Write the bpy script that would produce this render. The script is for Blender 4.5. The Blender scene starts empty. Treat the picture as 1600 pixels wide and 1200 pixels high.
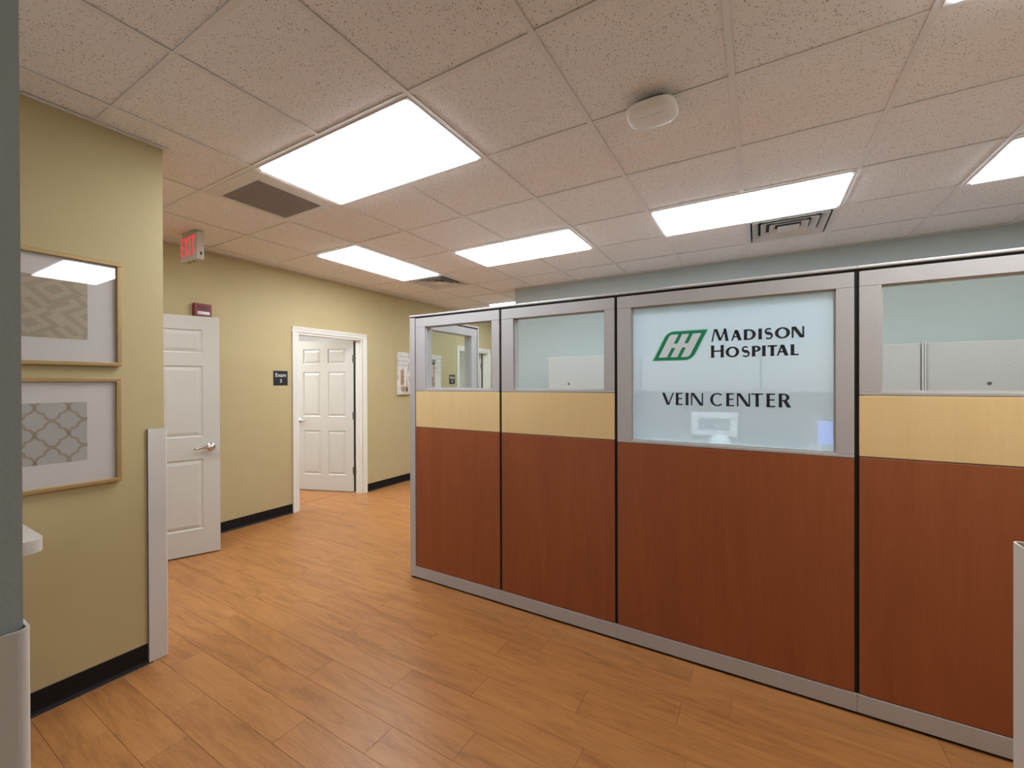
import bpy, bmesh, math, random
from mathutils import Vector, Matrix
random.seed(7)
SC = bpy.context.scene
COL = SC.collection

# ------------------------------------------------------------------ camera, world, exposure
CAM_Z = 1.455
FOCAL_PX, YAW, PITCH, ROLL = 657.0, -0.5287, -0.0034, -0.0034
fwd = Vector((math.sin(YAW) * math.cos(PITCH), math.cos(YAW) * math.cos(PITCH), math.sin(PITCH)))
rgt = Vector((math.cos(YAW), -math.sin(YAW), 0))
upv = rgt.cross(fwd)
rr = math.cos(ROLL) * rgt + math.sin(ROLL) * upv
uu = -math.sin(ROLL) * rgt + math.cos(ROLL) * upv
cam_data = bpy.data.cameras.new('camera')
cam = bpy.data.objects.new('camera', cam_data)
COL.objects.link(cam)
cam_data.sensor_fit = 'HORIZONTAL'
cam_data.sensor_width = 36.0
cam_data.lens = 36.0 * FOCAL_PX / 1600.0
cam_data.clip_start = 0.02
mw = Matrix.Identity(4)
for r in range(3):
    mw[r][0], mw[r][1], mw[r][2] = rr[r], uu[r], -fwd[r]
mw[2][3] = CAM_Z
cam.matrix_world = mw
SC.camera = cam

LAMP = 13.5                      # radiance of the ceiling light lenses
LAMP_COL = (0.93, 0.98, 1.06)
SC.view_settings.view_transform = 'Standard'
SC.view_settings.look = 'None'
SC.view_settings.gamma = 1.0
SC.view_settings.use_curve_mapping = False
SC.view_settings.exposure = 0.12
wd = bpy.data.worlds.new('world')
SC.world = wd
wd.use_nodes = True
wd.node_tree.nodes['Background'].inputs[0].default_value = (0.5, 0.5, 0.5, 1)
wd.node_tree.nodes['Background'].inputs[1].default_value = 0.02

# ------------------------------------------------------------------ key dimensions (metres, camera above the origin)
G = 0.6096                      # ceiling module
GX0, GY0 = -1.309, 1.351        # a grid crossing
H = 2.71                        # ceiling height
XY = -4.51                      # tan wall with the exam doors
XL = -2.745                     # tan wall with the pictures
YB = 4.91                       # blue back wall
YP = 2.335                      # front face of the office partition
def gx(i): return GX0 + i * G
def gy(j): return GY0 + j * G

# ------------------------------------------------------------------ materials
def mat(name):
    m = bpy.data.materials.new(name)
    m.use_nodes = True
    nt = m.node_tree
    nt.nodes.clear()
    out = nt.nodes.new('ShaderNodeOutputMaterial')
    return m, nt, out
def N(nt, kind, **kw):
    n = nt.nodes.new(kind)
    for k, v in kw.items():
        if k in n.inputs: n.inputs[k].default_value = v
        else: setattr(n, k, v)
    return n
def c4(c): return (c[0], c[1], c[2], 1.0)
def ramp(nt, stops, fac=None):
    n = nt.nodes.new('ShaderNodeValToRGB')
    e = n.color_ramp.elements
    e[0].position, e[0].color = stops[0][0], c4(stops[0][1])
    e[1].position, e[1].color = stops[-1][0], c4(stops[-1][1])
    for p, c in stops[1:-1]:
        x = e.new(p); x.color = c4(c)
    if fac is not None: nt.links.new(fac, n.inputs[0])
    return n
def principled(nt, out, **kw):
    b = nt.nodes.new('ShaderNodeBsdfPrincipled')
    for k, v in kw.items(): b.inputs[k].default_value = v
    nt.links.new(b.outputs[0], out.inputs[0])
    return b
def coords(nt, kind='Object', scale=(1, 1, 1), loc=None):
    t = nt.nodes.new('ShaderNodeTexCoord')
    m = nt.nodes.new('ShaderNodeMapping')
    m.inputs['Scale'].default_value = scale
    nt.links.new(t.outputs[kind], m.inputs[0])
    return m.outputs[0]
def worldpos(nt, scale=(1, 1, 1)):
    g = nt.nodes.new('ShaderNodeNewGeometry')
    m = nt.nodes.new('ShaderNodeMapping')
    m.inputs['Scale'].default_value = scale
    nt.links.new(g.outputs['Position'], m.inputs[0])
    return m.outputs[0]
def plain(name, col, rough=0.5, metal=0.0, var=0.04, scale=6.0, bump=0.0, bscale=200.0, spec=0.5):
    m, nt, out = mat(name)
    b = principled(nt, out, Roughness=rough, Metallic=metal)
    b.inputs['Specular IOR Level'].default_value = spec
    v = worldpos(nt)
    n = N(nt, 'ShaderNodeTexNoise', Scale=scale, Detail=3.0)
    nt.links.new(v, n.inputs['Vector'])
    lo = tuple(max(0, x * (1 - var)) for x in col); hi = tuple(min(1, x * (1 + var)) for x in col)
    r = ramp(nt, [(0.3, lo), (0.7, hi)], n.outputs['Fac'])
    nt.links.new(r.outputs[0], b.inputs['Base Color'])
    if bump:
        n2 = N(nt, 'ShaderNodeTexNoise', Scale=bscale, Detail=2.0)
        nt.links.new(v, n2.inputs['Vector'])
        bp = N(nt, 'ShaderNodeBump', Strength=bump, Distance=0.002)
        nt.links.new(n2.outputs['Fac'], bp.inputs['Height'])
        nt.links.new(bp.outputs[0], b.inputs['Normal'])
    return m
def emit(name, col, strength):
    m, nt, out = mat(name)
    e = N(nt, 'ShaderNodeEmission', Color=c4(col), Strength=strength)
    nt.links.new(e.outputs[0], out.inputs[0])
    return m
def wood(name, lo, mid, hi, rough, gscale, axis='z', spec=0.5, per_object=False, coat=0.0):
    """long-grained wood laminate; grain runs along the given axis"""
    m, nt, out = mat(name)
    b = principled(nt, out, Roughness=rough)
    b.inputs['Specular IOR Level'].default_value = spec
    b.inputs['Coat Weight'].default_value = coat
    b.inputs['Coat Roughness'].default_value = 0.25
    sc = {'x': (1.0, 7.0, 7.0), 'z': (8.0, 8.0, 0.7)}[axis]
    v = worldpos(nt, sc)
    if per_object:
        oi = nt.nodes.new('ShaderNodeObjectInfo')
        mul = N(nt, 'ShaderNodeMath', operation='MULTIPLY')
        mul.inputs[1].default_value = 37.0
        nt.links.new(oi.outputs['Random'], mul.inputs[0])
        cm = nt.nodes.new('ShaderNodeCombineXYZ')
        for i in range(3): nt.links.new(mul.outputs[0], cm.inputs[i])
        add = N(nt, 'ShaderNodeVectorMath', operation='ADD')
        nt.links.new(v, add.inputs[0]); nt.links.new(cm.outputs[0], add.inputs[1])
        v = add.outputs[0]
    n1 = N(nt, 'ShaderNodeTexNoise', Scale=gscale, Detail=5.0, Roughness=0.62, Distortion=0.9)
    nt.links.new(v, n1.inputs['Vector'])
    n2 = N(nt, 'ShaderNodeTexNoise', Scale=gscale * 7, Detail=3.0, Roughness=0.6)
    nt.links.new(v, n2.inputs['Vector'])
    mx = N(nt, 'ShaderNodeMix', data_type='FLOAT'); mx.inputs[0].default_value = 0.3
    nt.links.new(n1.outputs['Fac'], mx.inputs[2]); nt.links.new(n2.outputs['Fac'], mx.inputs[3])
    fac = mx.outputs[0]
    if per_object:
        ad = N(nt, 'ShaderNodeMath', operation='MULTIPLY_ADD')
        ad.inputs[1].default_value = 0.06; 
        oi2 = nt.nodes.new('ShaderNodeObjectInfo')
        sub = N(nt, 'ShaderNodeMath', operation='ADD'); sub.inputs[1].default_value = -0.03
        nt.links.new(oi2.outputs['Random'], ad.inputs[0])
        nt.links.new(fac, sub.inputs[0]); nt.links.new(sub.outputs[0], ad.inputs[2])
        fac = ad.outputs[0]
    r = ramp(nt, [(0.28, lo), (0.5, mid), (0.72, hi)], fac)
    nt.links.new(r.outputs[0], b.inputs['Base Color'])
    rr_ = N(nt, 'ShaderNodeMapRange'); rr_.inputs[3].default_value = rough - 0.04; rr_.inputs[4].default_value = rough + 0.08
    nt.links.new(n2.outputs['Fac'], rr_.inputs[0]); nt.links.new(rr_.outputs[0], b.inputs['Roughness'])
    bp = N(nt, 'ShaderNodeBump', Strength=0.06, Distance=0.002)
    nt.links.new(n2.outputs['Fac'], bp.inputs['Height']); nt.links.new(bp.outputs[0], b.inputs['Normal'])
    return m
def thin_glass(name, tint=(0.95, 0.98, 0.97), refl=1.0):
    m, nt, out = mat(name)
    t = N(nt, 'ShaderNodeBsdfTransparent', Color=c4(tint))
    g = N(nt, 'ShaderNodeBsdfGlossy', Roughness=0.01)
    f = N(nt, 'ShaderNodeFresnel', IOR=1.5)
    gm = nt.nodes.new('ShaderNodeNewGeometry')      # same reflectance entering and leaving the thin pane
    mr = N(nt, 'ShaderNodeMapRange'); mr.inputs[3].default_value = 1.5; mr.inputs[4].default_value = 1 / 1.5
    nt.links.new(gm.outputs['Backfacing'], mr.inputs[0]); nt.links.new(mr.outputs[0], f.inputs['IOR'])
    mu = N(nt, 'ShaderNodeMath', operation='MULTIPLY'); mu.inputs[1].default_value = refl
    nt.links.new(f.outputs[0], mu.inputs[0])
    mx = nt.nodes.new('ShaderNodeMixShader')
    nt.links.new(mu.outputs[0], mx.inputs[0])
    nt.links.new(t.outputs[0], mx.inputs[1]); nt.links.new(g.outputs[0], mx.inputs[2])
    nt.links.new(mx.outputs[0], out.inputs[0])
    return m
def frosted(name):
    m, nt, out = mat(name)
    d = N(nt, 'ShaderNodeBsdfDiffuse', Color=(0.84, 0.93, 0.97, 1))
    t = N(nt, 'ShaderNodeBsdfTranslucent', Color=(0.88, 0.97, 1.0, 1))
    r = N(nt, 'ShaderNodeBsdfRefraction', Color=(0.88, 0.97, 1.0, 1), Roughness=0.05, IOR=1.15)
    g = N(nt, 'ShaderNodeBsdfGlossy', Roughness=0.12)
    a = nt.nodes.new('ShaderNodeMixShader'); a.inputs[0].default_value = 0.5
    nt.links.new(d.outputs[0], a.inputs[1]); nt.links.new(t.outputs[0], a.inputs[2])
    b = nt.nodes.new('ShaderNodeMixShader'); b.inputs[0].default_value = 0.55
    nt.links.new(a.outputs[0], b.inputs[1]); nt.links.new(r.outputs[0], b.inputs[2])
    c = nt.nodes.new('ShaderNodeMixShader'); c.inputs[0].default_value = 0.04
    nt.links.new(b.outputs[0], c.inputs[1]); nt.links.new(g.outputs[0], c.inputs[2])
    nt.links.new(c.outputs[0], out.inputs[0])
    return m
def tile_mat(name):
    """mineral fibre tile: fissures and pin holes"""
    m, nt, out = mat(name)
    b = principled(nt, out, Roughness=0.95)
    b.inputs['Specular IOR Level'].default_value = 0.1
    v = worldpos(nt)
    w = N(nt, 'ShaderNodeTexNoise', Scale=30.0, Detail=2.0)
    nt.links.new(v, w.inputs['Vector'])
    mixv = N(nt, 'ShaderNodeMix', data_type='VECTOR'); mixv.inputs[0].default_value = 0.02
    nt.links.new(v, mixv.inputs[4]); nt.links.new(w.outputs['Color'], mixv.inputs[5])
    n1 = N(nt, 'ShaderNodeTexVoronoi', Scale=122.0, Randomness=1.0)
    nt.links.new(mixv.outputs[1], n1.inputs['Vector'])
    n2 = N(nt, 'ShaderNodeTexNoise', Scale=60.0, Detail=2.0, Distortion=2.0)
    nt.links.new(v, n2.inputs['Vector'])
    # pits: small voronoi cells kept only where the coarse noise is high
    r1 = ramp(nt, [(0.22, (1, 1, 1)), (0.34, (0, 0, 0))], n1.outputs['Distance'])
    r2 = ramp(nt, [(0.50, (0, 0, 0)), (0.55, (1, 1, 1))], n2.outputs['Fac'])
    mu = N(nt, 'ShaderNodeMath', operation='MULTIPLY')
    nt.links.new(r1.outputs[0], mu.inputs[0]); nt.links.new(r2.outputs[0], mu.inputs[1])
    mx = N(nt, 'ShaderNodeMix', data_type='RGBA')
    mx.inputs[6].default_value = (0.93, 0.905, 0.895, 1); mx.inputs[7].default_value = (0.28, 0.23, 0.20, 1)
    nt.links.new(mu.outputs[0], mx.inputs[0])
    nt.links.new(mx.outputs[2], b.inputs['Base Color'])
    bp = N(nt, 'ShaderNodeBump', Strength=0.35, Distance=0.002); bp.invert = True
    nt.links.new(mu.outputs[0], bp.inputs['Height']); nt.links.new(bp.outputs[0], b.inputs['Normal'])
    return m
def fabric_mat(name, col):
    m, nt, out = mat(name)
    b = principled(nt, out, Roughness=0.9)
    v = worldpos(nt, (1, 1, 1))
    n1 = N(nt, 'ShaderNodeTexNoise', Scale=140.0, Detail=2.0)
    nt.links.new(v, n1.inputs['Vector'])
    r = ramp(nt, [(0.3, tuple(x * .86 for x in col)), (0.7, tuple(min(1, x * 1.08) for x in col))], n1.outputs['Fac'])
    nt.links.new(r.outputs[0], b.inputs['Base Color'])
    return m
def canvas_mat(name):
    m, nt, out = mat(name)
    b = principled(nt, out, Roughness=0.8)
    v = worldpos(nt, (1, 5, 3))
    n1 = N(nt, 'ShaderNodeTexNoise', Scale=3.0, Detail=5.0, Distortion=0.6)
    nt.links.new(v, n1.inputs['Vector'])
    r = ramp(nt, [(0.3, (0.45, 0.36, 0.28)), (0.46, (0.62, 0.56, 0.47)), (0.56, (0.72, 0.68, 0.60)), (0.7, (0.78, 0.75, 0.70))], n1.outputs['Fac'])
    nt.links.new(r.outputs[0], b.inputs['Base Color'])
    return m

TAN = (0.525, 0.425, 0.222)
M = {}
M['tan'] = plain('tan_wall_paint', TAN, 0.6, var=0.02, bump=0.12, bscale=260, spec=0.3)
M['blue'] = plain('blue_grey_wall_paint', (0.41, 0.462, 0.448), 0.6, var=0.02, bump=0.15, bscale=220, spec=0.3)
M['cream'] = plain('cream_wall_paint', (0.74, 0.74, 0.70), 0.6, var=0.02, spec=0.3)
M['tile'] = tile_mat('ceiling_tile_mineral')
M['tee'] = plain('ceiling_tee_white', (0.86, 0.835, 0.82), 0.55, var=0.01)
M['plenum'] = plain('plenum_dark', (0.10, 0.09, 0.085), 0.9)
M['slab'] = plain('seam_dark', (0.20, 0.10, 0.045), 0.8)
M['plank'] = wood('maple_vinyl_plank', (0.25, 0.098, 0.030), (0.425, 0.183, 0.056), (0.52, 0.238, 0.076), 0.34, 2.2, 'x', 0.4, True)
M['cherry'] = wood('cherry_laminate', (0.27, 0.076, 0.029), (0.315, 0.091, 0.035), (0.36, 0.108, 0.043), 0.38, 1.4, 'z', 0.35)
M['maple'] = wood('maple_laminate', (0.77, 0.55, 0.27), (0.80, 0.58, 0.29), (0.83, 0.61, 0.315), 0.42, 1.4, 'z', 0.35)
M['silver'] = plain('silver_grey_trim', (0.50, 0.48, 0.475), 0.52, 0.12, 0.02)
M['cap'] = plain('light_silver_cap', (0.62, 0.60, 0.59), 0.35, 0.3, 0.02)
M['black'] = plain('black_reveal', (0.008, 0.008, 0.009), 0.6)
M['base'] = plain('black_rubber_base', (0.010, 0.0085, 0.008), 0.6, spec=0.25)
M['white'] = plain('white_door_paint', (0.63, 0.61, 0.54), 0.38, var=0.01)
M['trim'] = plain('cream_white_trim_paint', (0.80, 0.775, 0.69), 0.35, var=0.01)
M['wsteel'] = plain('white_steel', (0.76, 0.75, 0.73), 0.35, var=0.01)
M['dark'] = plain('duct_dark', (0.05, 0.052, 0.06), 0.8)
M['grille'] = plain('grille_grey_brown', (0.48, 0.42, 0.41), 0.6)
M['chrome'] = plain('satin_chrome', (0.62, 0.60, 0.58), 0.22, 1.0, 0.02)
M['hinge'] = plain('hinge_pewter', (0.13, 0.13, 0.12), 0.4, 0.8)
M['guard'] = plain('corner_guard_vinyl', (0.66, 0.615, 0.555), 0.5, var=0.01, bump=0.02, bscale=600)
M['lens'] = emit('light_lens', LAMP_COL, LAMP)
M['glass'] = thin_glass('clear_glass')
M['pglass'] = thin_glass('picture_glass', (0.98, 0.98, 0.98), 1.0)
M['frost'] = frosted('frosted_glass')
M['navy'] = plain('navy_vinyl', (0.012, 0.016, 0.026), 0.45)
M['green'] = plain('green_vinyl', (0.012, 0.27, 0.125), 0.45)
M['glogo'] = plain('mint_outline_vinyl', (0.45, 0.85, 0.65), 0.5)
M['paleprint'] = plain('pale_logo_vinyl', (0.76, 0.86, 0.92), 0.5)
M['fabric'] = fabric_mat('oatmeal_fabric', (0.41, 0.40, 0.375))
M['bin'] = plain('bin_body_grey', (0.22, 0.21, 0.20), 0.5)
M['gold'] = plain('brushed_gold_frame', (0.46, 0.315, 0.135), 0.35, 0.45, 0.05)
M['mount'] = plain('white_mount_board', (0.74, 0.69, 0.64), 0.8, var=0.01)
M['print1'] = plain('taupe_print', (0.44, 0.37, 0.265), 0.8)
M['print1b'] = plain('pale_gold_print', (0.53, 0.44, 0.31), 0.7)
M['print2'] = plain('pale_grey_print', (0.50, 0.475, 0.43), 0.8)
M['print2b'] = plain('taupe_lattice_print', (0.40, 0.325, 0.235), 0.7)
M['signblk'] = plain('black_plaque', (0.012, 0.012, 0.013), 0.45)
M['signtxt'] = plain('white_sign_lettering', (0.80, 0.80, 0.80), 0.5)
M['exitbody'] = plain('ivory_plastic', (0.62, 0.56, 0.47), 0.45)
M['exitred'] = emit('exit_red', (1.0, 0.07, 0.09), 0.75)
M['alarm'] = plain('red_alarm_plastic', (0.20, 0.010, 0.014), 0.35)
M['strobe'] = plain('strobe_lens', (0.80, 0.80, 0.82), 0.08)
M['ap'] = plain('grey_white_plastic', (0.88, 0.87, 0.84), 0.18, var=0.02)
M['counter'] = wood('bleached_counter_laminate', (0.52, 0.48, 0.42), (0.58, 0.54, 0.48), (0.64, 0.60, 0.54), 0.4, 1.5, 'x')
M['desk'] = plain('grey_desk_laminate', (0.42, 0.42, 0.41), 0.5)
M['mon'] = plain('white_monitor_plastic', (0.80, 0.80, 0.80), 0.4)
M['monb'] = plain('grey_monitor_back', (0.25, 0.28, 0.30), 0.4)
M['screen'] = emit('blue_screen', (0.25, 0.38, 1.0), 1.4)
M['canvas'] = canvas_mat('weathered_canvas')
M['canvpale'] = plain('pale_painted_planks', (0.68, 0.67, 0.64), 0.8, var=0.08, scale=25)
M['canvgrey'] = plain('grey_painted_capital', (0.20, 0.17, 0.14), 0.8, var=0.3, scale=40)
M['canvbrown'] = plain('rust_painted_column', (0.42, 0.27, 0.17), 0.8, var=0.35, scale=30)
M['canvwhite'] = plain('white_painted_band', (0.74, 0.71, 0.64), 0.8, var=0.06, scale=30)

# ------------------------------------------------------------------ geometry helpers
class MB:
    def __init__(s): s.bm = bmesh.new()
    def box(s, x0, x1, y0, y1, z0, z1, bev=0.0, seg=1):
        t = bmesh.new()
        vs = [t.verts.new((x, y, z)) for x in (x0, x1) for y in (y0, y1) for z in (z0, z1)]
        for f in ((0, 1, 3, 2), (4, 6, 7, 5), (0, 4, 5, 1), (2, 3, 7, 6), (0, 2, 6, 4), (1, 5, 7, 3)):
            t.faces.new([vs[i] for i in f])
        if bev: bmesh.ops.bevel(t, geom=t.edges[:], offset=bev, segments=seg, affect='EDGES', profile=0.5)
        s.merge(t); return s
    def merge(s, t, mtx=None):
        me = bpy.data.meshes.new('tmp'); t.to_mesh(me); t.free()
        if mtx: me.transform(mtx)
        s.bm.from_mesh(me); bpy.data.meshes.remove(me)
    def poly(s, pts):
        s.bm.faces.new([s.bm.verts.new(p) for p in pts]); return s
    def prism(s, pts, axis, a, b):
        """extrude a 2D outline along an axis from a to b; pts are the other two coordinates in order"""
        def P(p, t):
            return {'x': (t, p[0], p[1]), 'y': (p[0], t, p[1]), 'z': (p[0], p[1], t)}[axis]
        A = [s.bm.verts.new(P(p, a)) for p in pts]; B = [s.bm.verts.new(P(p, b)) for p in pts]
        s.bm.faces.new(A); s.bm.faces.new(B[::-1])
        n = len(pts)
        for i in range(n): s.bm.faces.new((A[i], B[i], B[(i + 1) % n], A[(i + 1) % n]))
        return s
    def lathe(s, prof, seg=24, mtx=None):
        """profile of (r, h) turned about local z"""
        t = bmesh.new(); rings = []
        for r, h in prof:
            if r < 1e-6: rings.append([t.verts.new((0, 0, h))])
            else: rings.append([t.verts.new((r * math.cos(2 * math.pi * k / seg), r * math.sin(2 * math.pi * k / seg), h)) for k in range(seg)])
        for a, b in zip(rings, rings[1:]):
            for k in range(seg):
                k2 = (k + 1) % seg
                if len(a) == 1 and len(b) == 1: continue
                if len(a) == 1: t.faces.new((a[0], b[k], b[k2]))
                elif len(b) == 1: t.faces.new((a[k], b[0], a[k2]))
                else: t.faces.new((a[k], b[k], b[k2], a[k2]))
        s.merge(t, mtx); return s
    def tube(s, pts, rads, seg=12, flat=1.0):
        """round bar through points; flat squeezes it along z"""
        t = bmesh.new(); rings = []
        pts = [Vector(p) for p in pts]
        for i, p in enumerate(pts):
            d = (pts[min(i + 1, len(pts) - 1)] - pts[max(i - 1, 0)]).normalized()
            up = Vector((0, 0, 1)) if abs(d.z) < 0.95 else Vector((1, 0, 0))
            a = d.cross(up).normalized(); b = a.cross(d).normalized()
            rings.append([t.verts.new(p + rads[i] * (math.cos(2 * math.pi * k / seg) * a + flat * math.sin(2 * math.pi * k / seg) * b)) for k in range(seg)])
        for A, B in zip(rings, rings[1:]):
            for k in range(seg): t.faces.new((A[k], A[(k + 1) % seg], B[(k + 1) % seg], B[k]))
        t.faces.new(rings[0][::-1]); t.faces.new(rings[-1])
        s.merge(t); return s
    def mesh(s, name, material=None, smooth=False):
        bmesh.ops.recalc_face_normals(s.bm, faces=s.bm.faces[:])
        me = bpy.data.meshes.new(name); s.bm.to_mesh(me); s.bm.free()
        if material: me.materials.append(material)
        if smooth:
            for p in me.polygons: p.use_smooth = True
        return me
def link(name, me, parent=None, loc=None):
    o = bpy.data.objects.new(name, me); COL.objects.link(o)
    if parent is not None: o.parent = parent
    if loc is not None: o.location = loc
    return o
def part(name, mb, m, parent, smooth=False, label=None):
    o = link(name, mb.mesh(name, m, smooth), parent)
    if label: o['label'] = label
    return o
def struct(name, mb, m, label=None):
    o = link(name, mb.mesh(name, m))
    o['kind'] = 'structure'
    if label: o['label'] = label
    return o
def tag(o, label, cat, group=None):
    o['label'] = label; o['category'] = cat
    if group: o['group'] = group
    return o
def thing(name, label, cat, loc=(0, 0, 0), rz=0.0, group=None):
    o = bpy.data.objects.new(name, None); COL.objects.link(o)
    o.empty_display_size = 0.1
    o.location = loc; o.rotation_euler = (0, 0, rz)
    return tag(o, label, cat, group)
def sempty(name, label, loc=(0, 0, 0), rz=0.0):
    o = bpy.data.objects.new(name, None); COL.objects.link(o)
    o.empty_display_size = 0.1
    o.location = loc; o.rotation_euler = (0, 0, rz)
    o['kind'] = 'structure'; o['label'] = label
    return o
def text_mesh(body, size, m, spacing=1.0, bold=0.0):
    cu = bpy.data.curves.new('lettering', 'FONT')
    cu.body = body; cu.size = size; cu.align_x = 'CENTER'; cu.align_y = 'CENTER'
    cu.extrude = 0.0006; cu.space_character = spacing; cu.offset = bold
    o = bpy.data.objects.new('lettering_tmp', cu); COL.objects.link(o)
    dg = bpy.context.evaluated_depsgraph_get(); dg.update()
    me = bpy.data.meshes.new_from_object(o.evaluated_get(dg))
    bpy.data.objects.remove(o); bpy.data.curves.remove(cu)
    me.materials.clear(); me.materials.append(m)
    return me

# ================================================================== THE SETTING
# ---- floor: slab with vinyl planks laid along X
floor = struct('floor', MB().box(-7.3, 3.7, -2.8, 9.2, -0.08, -0.004), M['slab'], 'honey maple wood-look plank floor')
PW, PL = 0.1524, 0.9144
row_joint = {0: -1.335, 1: -1.015, 2: -1.514, 3: -1.153, 4: -0.695, 5: -0.30, 6: -1.02, 7: -0.284, -1: -0.78, -2: -0.40, -3: -1.12}
plank_cache = {}
def plank_mesh(L, W):
    k = (round(L, 3), round(W, 3))
    if k not in plank_cache:
        g = 0.00045
        plank_cache[k] = MB().box(g, L - g, g, W - g, -0.004, 0.0, 0.0006).mesh('plank', M['plank'])
    return plank_cache[k]
near_planks, far_planks = [], []
for k in range(-16, 42):
    y0 = 1.124 + k * PW
    y1 = y0 + PW
    xj = row_joint.get(k, random.uniform(-PL, 0))
    n0 = math.floor((-4.63 - xj) / PL)
    x = xj + n0 * PL
    while x < 3.5:
        a, b = max(x, -4.75), min(x + PL, 3.5)
        if b - a > 0.02:
            front = y0 > 0.0 and y0 < 2.4 and a < 1.35 and not (b < -0.62 and y1 < 0.1)
            hall = 2.4 <= y0 < 5.35 and a < -2.2
            cub = 2.4 <= y0 < 4.9 and a >= -2.2 and a < 1.4
            (near_planks if (front or hall or cub) else far_planks).append((a, b, y0, y1))
        x += PL
near_planks.sort(key=lambda p: math.hypot((p[0] + p[1]) / 2, p[2]))
far_planks += near_planks[295:]
near_planks = near_planks[:295]
for a, b, y0, y1 in near_planks:
    link('plank', plank_mesh(b - a, y1 - y0), floor, (a, y0, 0))
mb = MB()
for a, b, y0, y1 in far_planks: mb.box(a + .0007, b - .0007, y0 + .0007, y1 - .0007, -0.004, 0.0)
fp = part('outer_planks', mb, M['plank'], floor); fp['kind'] = 'stuff'
mb = MB().box(-7.3, -4.76, -2.8, 9.2, -0.004, -0.001)
part('exam_room_floor_sheet', mb, M['plank'], floor)

# ---- walls
w = MB()
X0, X1 = XY - 0.12, XY
EX3 = (2.892, 3.800); EX4 = (5.883, 6.800); D1 = (0.10, 1.03)
ys = [-2.8, D1[0], D1[1], EX3[0], EX3[1], EX4[0], EX4[1], 9.2]
for a, b in zip(ys[0::2], ys[1::2]): w.box(X0, X1, a, b, 0, H + 0.1)
for a, b in (D1, EX3, EX4): w.box(X0, X1, a, b, 2.032, H + 0.1)
struct('wall_far_left', w, M['tan'], 'tan painted wall with the exam room doors')
struct('wall_left', MB().box(XL - 0.125, XL, 0.0, 1.003, 0, H + 0.1), M['tan'], 'tan painted wall end carrying two framed prints')
struct('wall_back', MB().box(-2.815, 3.6, YB, YB + 0.12, 0, H + 0.1).box(-2.815, -2.695, YB + 0.12, 9.2, 0, H + 0.1), M['blue'], 'blue-grey wall behind the office partition')
struct('wall_near_left', MB().box(-0.745, -0.621, -2.8, 0.113, 0, H + 0.1).box(-2.745, -0.745, -0.01, 0.113, 0, H + 0.1), M['blue'], 'blue-grey wall corner close to the camera')
struct('wall_near_right', MB().box(0.335, 0.46, -2.8, 0.896, 0, H + 0.1).box(0.46, 3.6, 0.776, 0.896, 0, H + 0.1), M['tan'], 'tan wall corner at the right edge of the view')
struct('wall_right', MB().box(3.6, 3.7, -2.8, 9.2, 0, H + 0.1), M['blue'], 'blue-grey wall beyond the right end of the partition')
struct('wall_rear', MB().box(-7.3, 3.7, -2.9, -2.8, 0, H + 0.1), M['cream'], 'cream wall behind the camera')
struct('wall_far', MB().box(-7.3, 3.7, 9.2, 9.3, 0, H + 0.1), M['tan'], 'tan wall at the far end of the hall')
# exam rooms behind the tan wall
struct('wall_exam_outer', MB().box(-7.3, -7.2, -2.8, 9.2, 0, H + 0.1), M['cream'], 'cream outer wall of the exam rooms')
struct('wall_exam_divider', MB().box(-7.2, X0, 4.35, 4.45, 0, H + 0.1).box(-7.2, X0, 1.5, 1.6, 0, H + 0.1), M['cream'], 'cream walls dividing the exam rooms')
struct('wall_exam_end', MB().box(-7.2, X0, 7.4, 7.5, 0, H + 0.1), M['cream'], 'cream end wall of the far exam room')

# ---- rubber cove base
def cove(y0, y1, xf, sgn=1):
    pts = [(xf, 0.0), (xf + sgn * 0.016, 0.0), (xf + sgn * 0.010, 0.006), (xf + sgn * 0.0045, 0.016), (xf + sgn * 0.0035, 0.03), (xf + sgn * 0.0035, 0.102), (xf, 0.104)]
    m = MB()
    A = [m.bm.verts.new((p[0], y0, p[1])) for p in pts]; B = [m.bm.verts.new((p[0], y1, p[1])) for p in pts]
    m.bm.faces.new(A); m.bm.faces.new(B[::-1])
    for i in range(len(pts)): m.bm.faces.new((A[i], B[i], B[(i + 1) % len(pts)], A[(i + 1) % len(pts)]))
    return m
struct('baseboard_left', cove(0.113, 0.945, XL), M['base'], 'black rubber base under the framed prints')
struct('baseboard_far_left', cove(1.10, 2.832, XY), M['base'], 'black rubber base left of the exam door')
struct('baseboard_hall', cove(3.872, 5.815, XY), M['base'], 'black rubber base right of the exam door')
struct('baseboard_hall_end', cove(6.87, 9.2, XY), M['base'], 'black rubber base past the far exam doorway')

# ---- ceiling: slab, tee grid, lay-in tiles
ceiling = struct('ceiling', MB().box(-7.3, 3.7, -2.9, 9.3, H + 0.06, H + 0.12), M['plenum'], 'suspended ceiling of speckled beige tiles in a white grid')
I0, I1, J0, J1 = -6, 8, -7, 13
XMIN, XMAX, YMIN, YMAX = XY, 3.6, -2.8, 9.2
LIGHTS = {  # (i0, i1, j0, j1): label
    (-2, 0, 0, 1): 'large white ceiling light panel nearest the framed prints, beside the brown return grille',
    (-4, -3, 2, 4): 'white ceiling light panel running lengthwise along the tan exam door wall',
    (-2, 0, 3, 4): 'white ceiling light panel above the left end of the office partition',
    (1, 3, 3, 4): 'white ceiling light panel above the frosted logo window',
    (4, 6, 3, 4): 'white ceiling light panel cut off by the right edge of the photo above the partition',
    (3, 5, 0, 1): 'white ceiling light panel whose corner shows at the top right of the photo',
    (-4, -3, 7, 9): 'white ceiling light panel just visible over the partition top beside the blue wall',
}
HIDDEN_LIGHTS = {  # unseen panels, added for the light they give the room
    (6, 7, 0, 1): None,
    (-4, -3, -3, -1): 'unseen white ceiling light panel added to light the side passage behind the framed prints',
}
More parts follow.
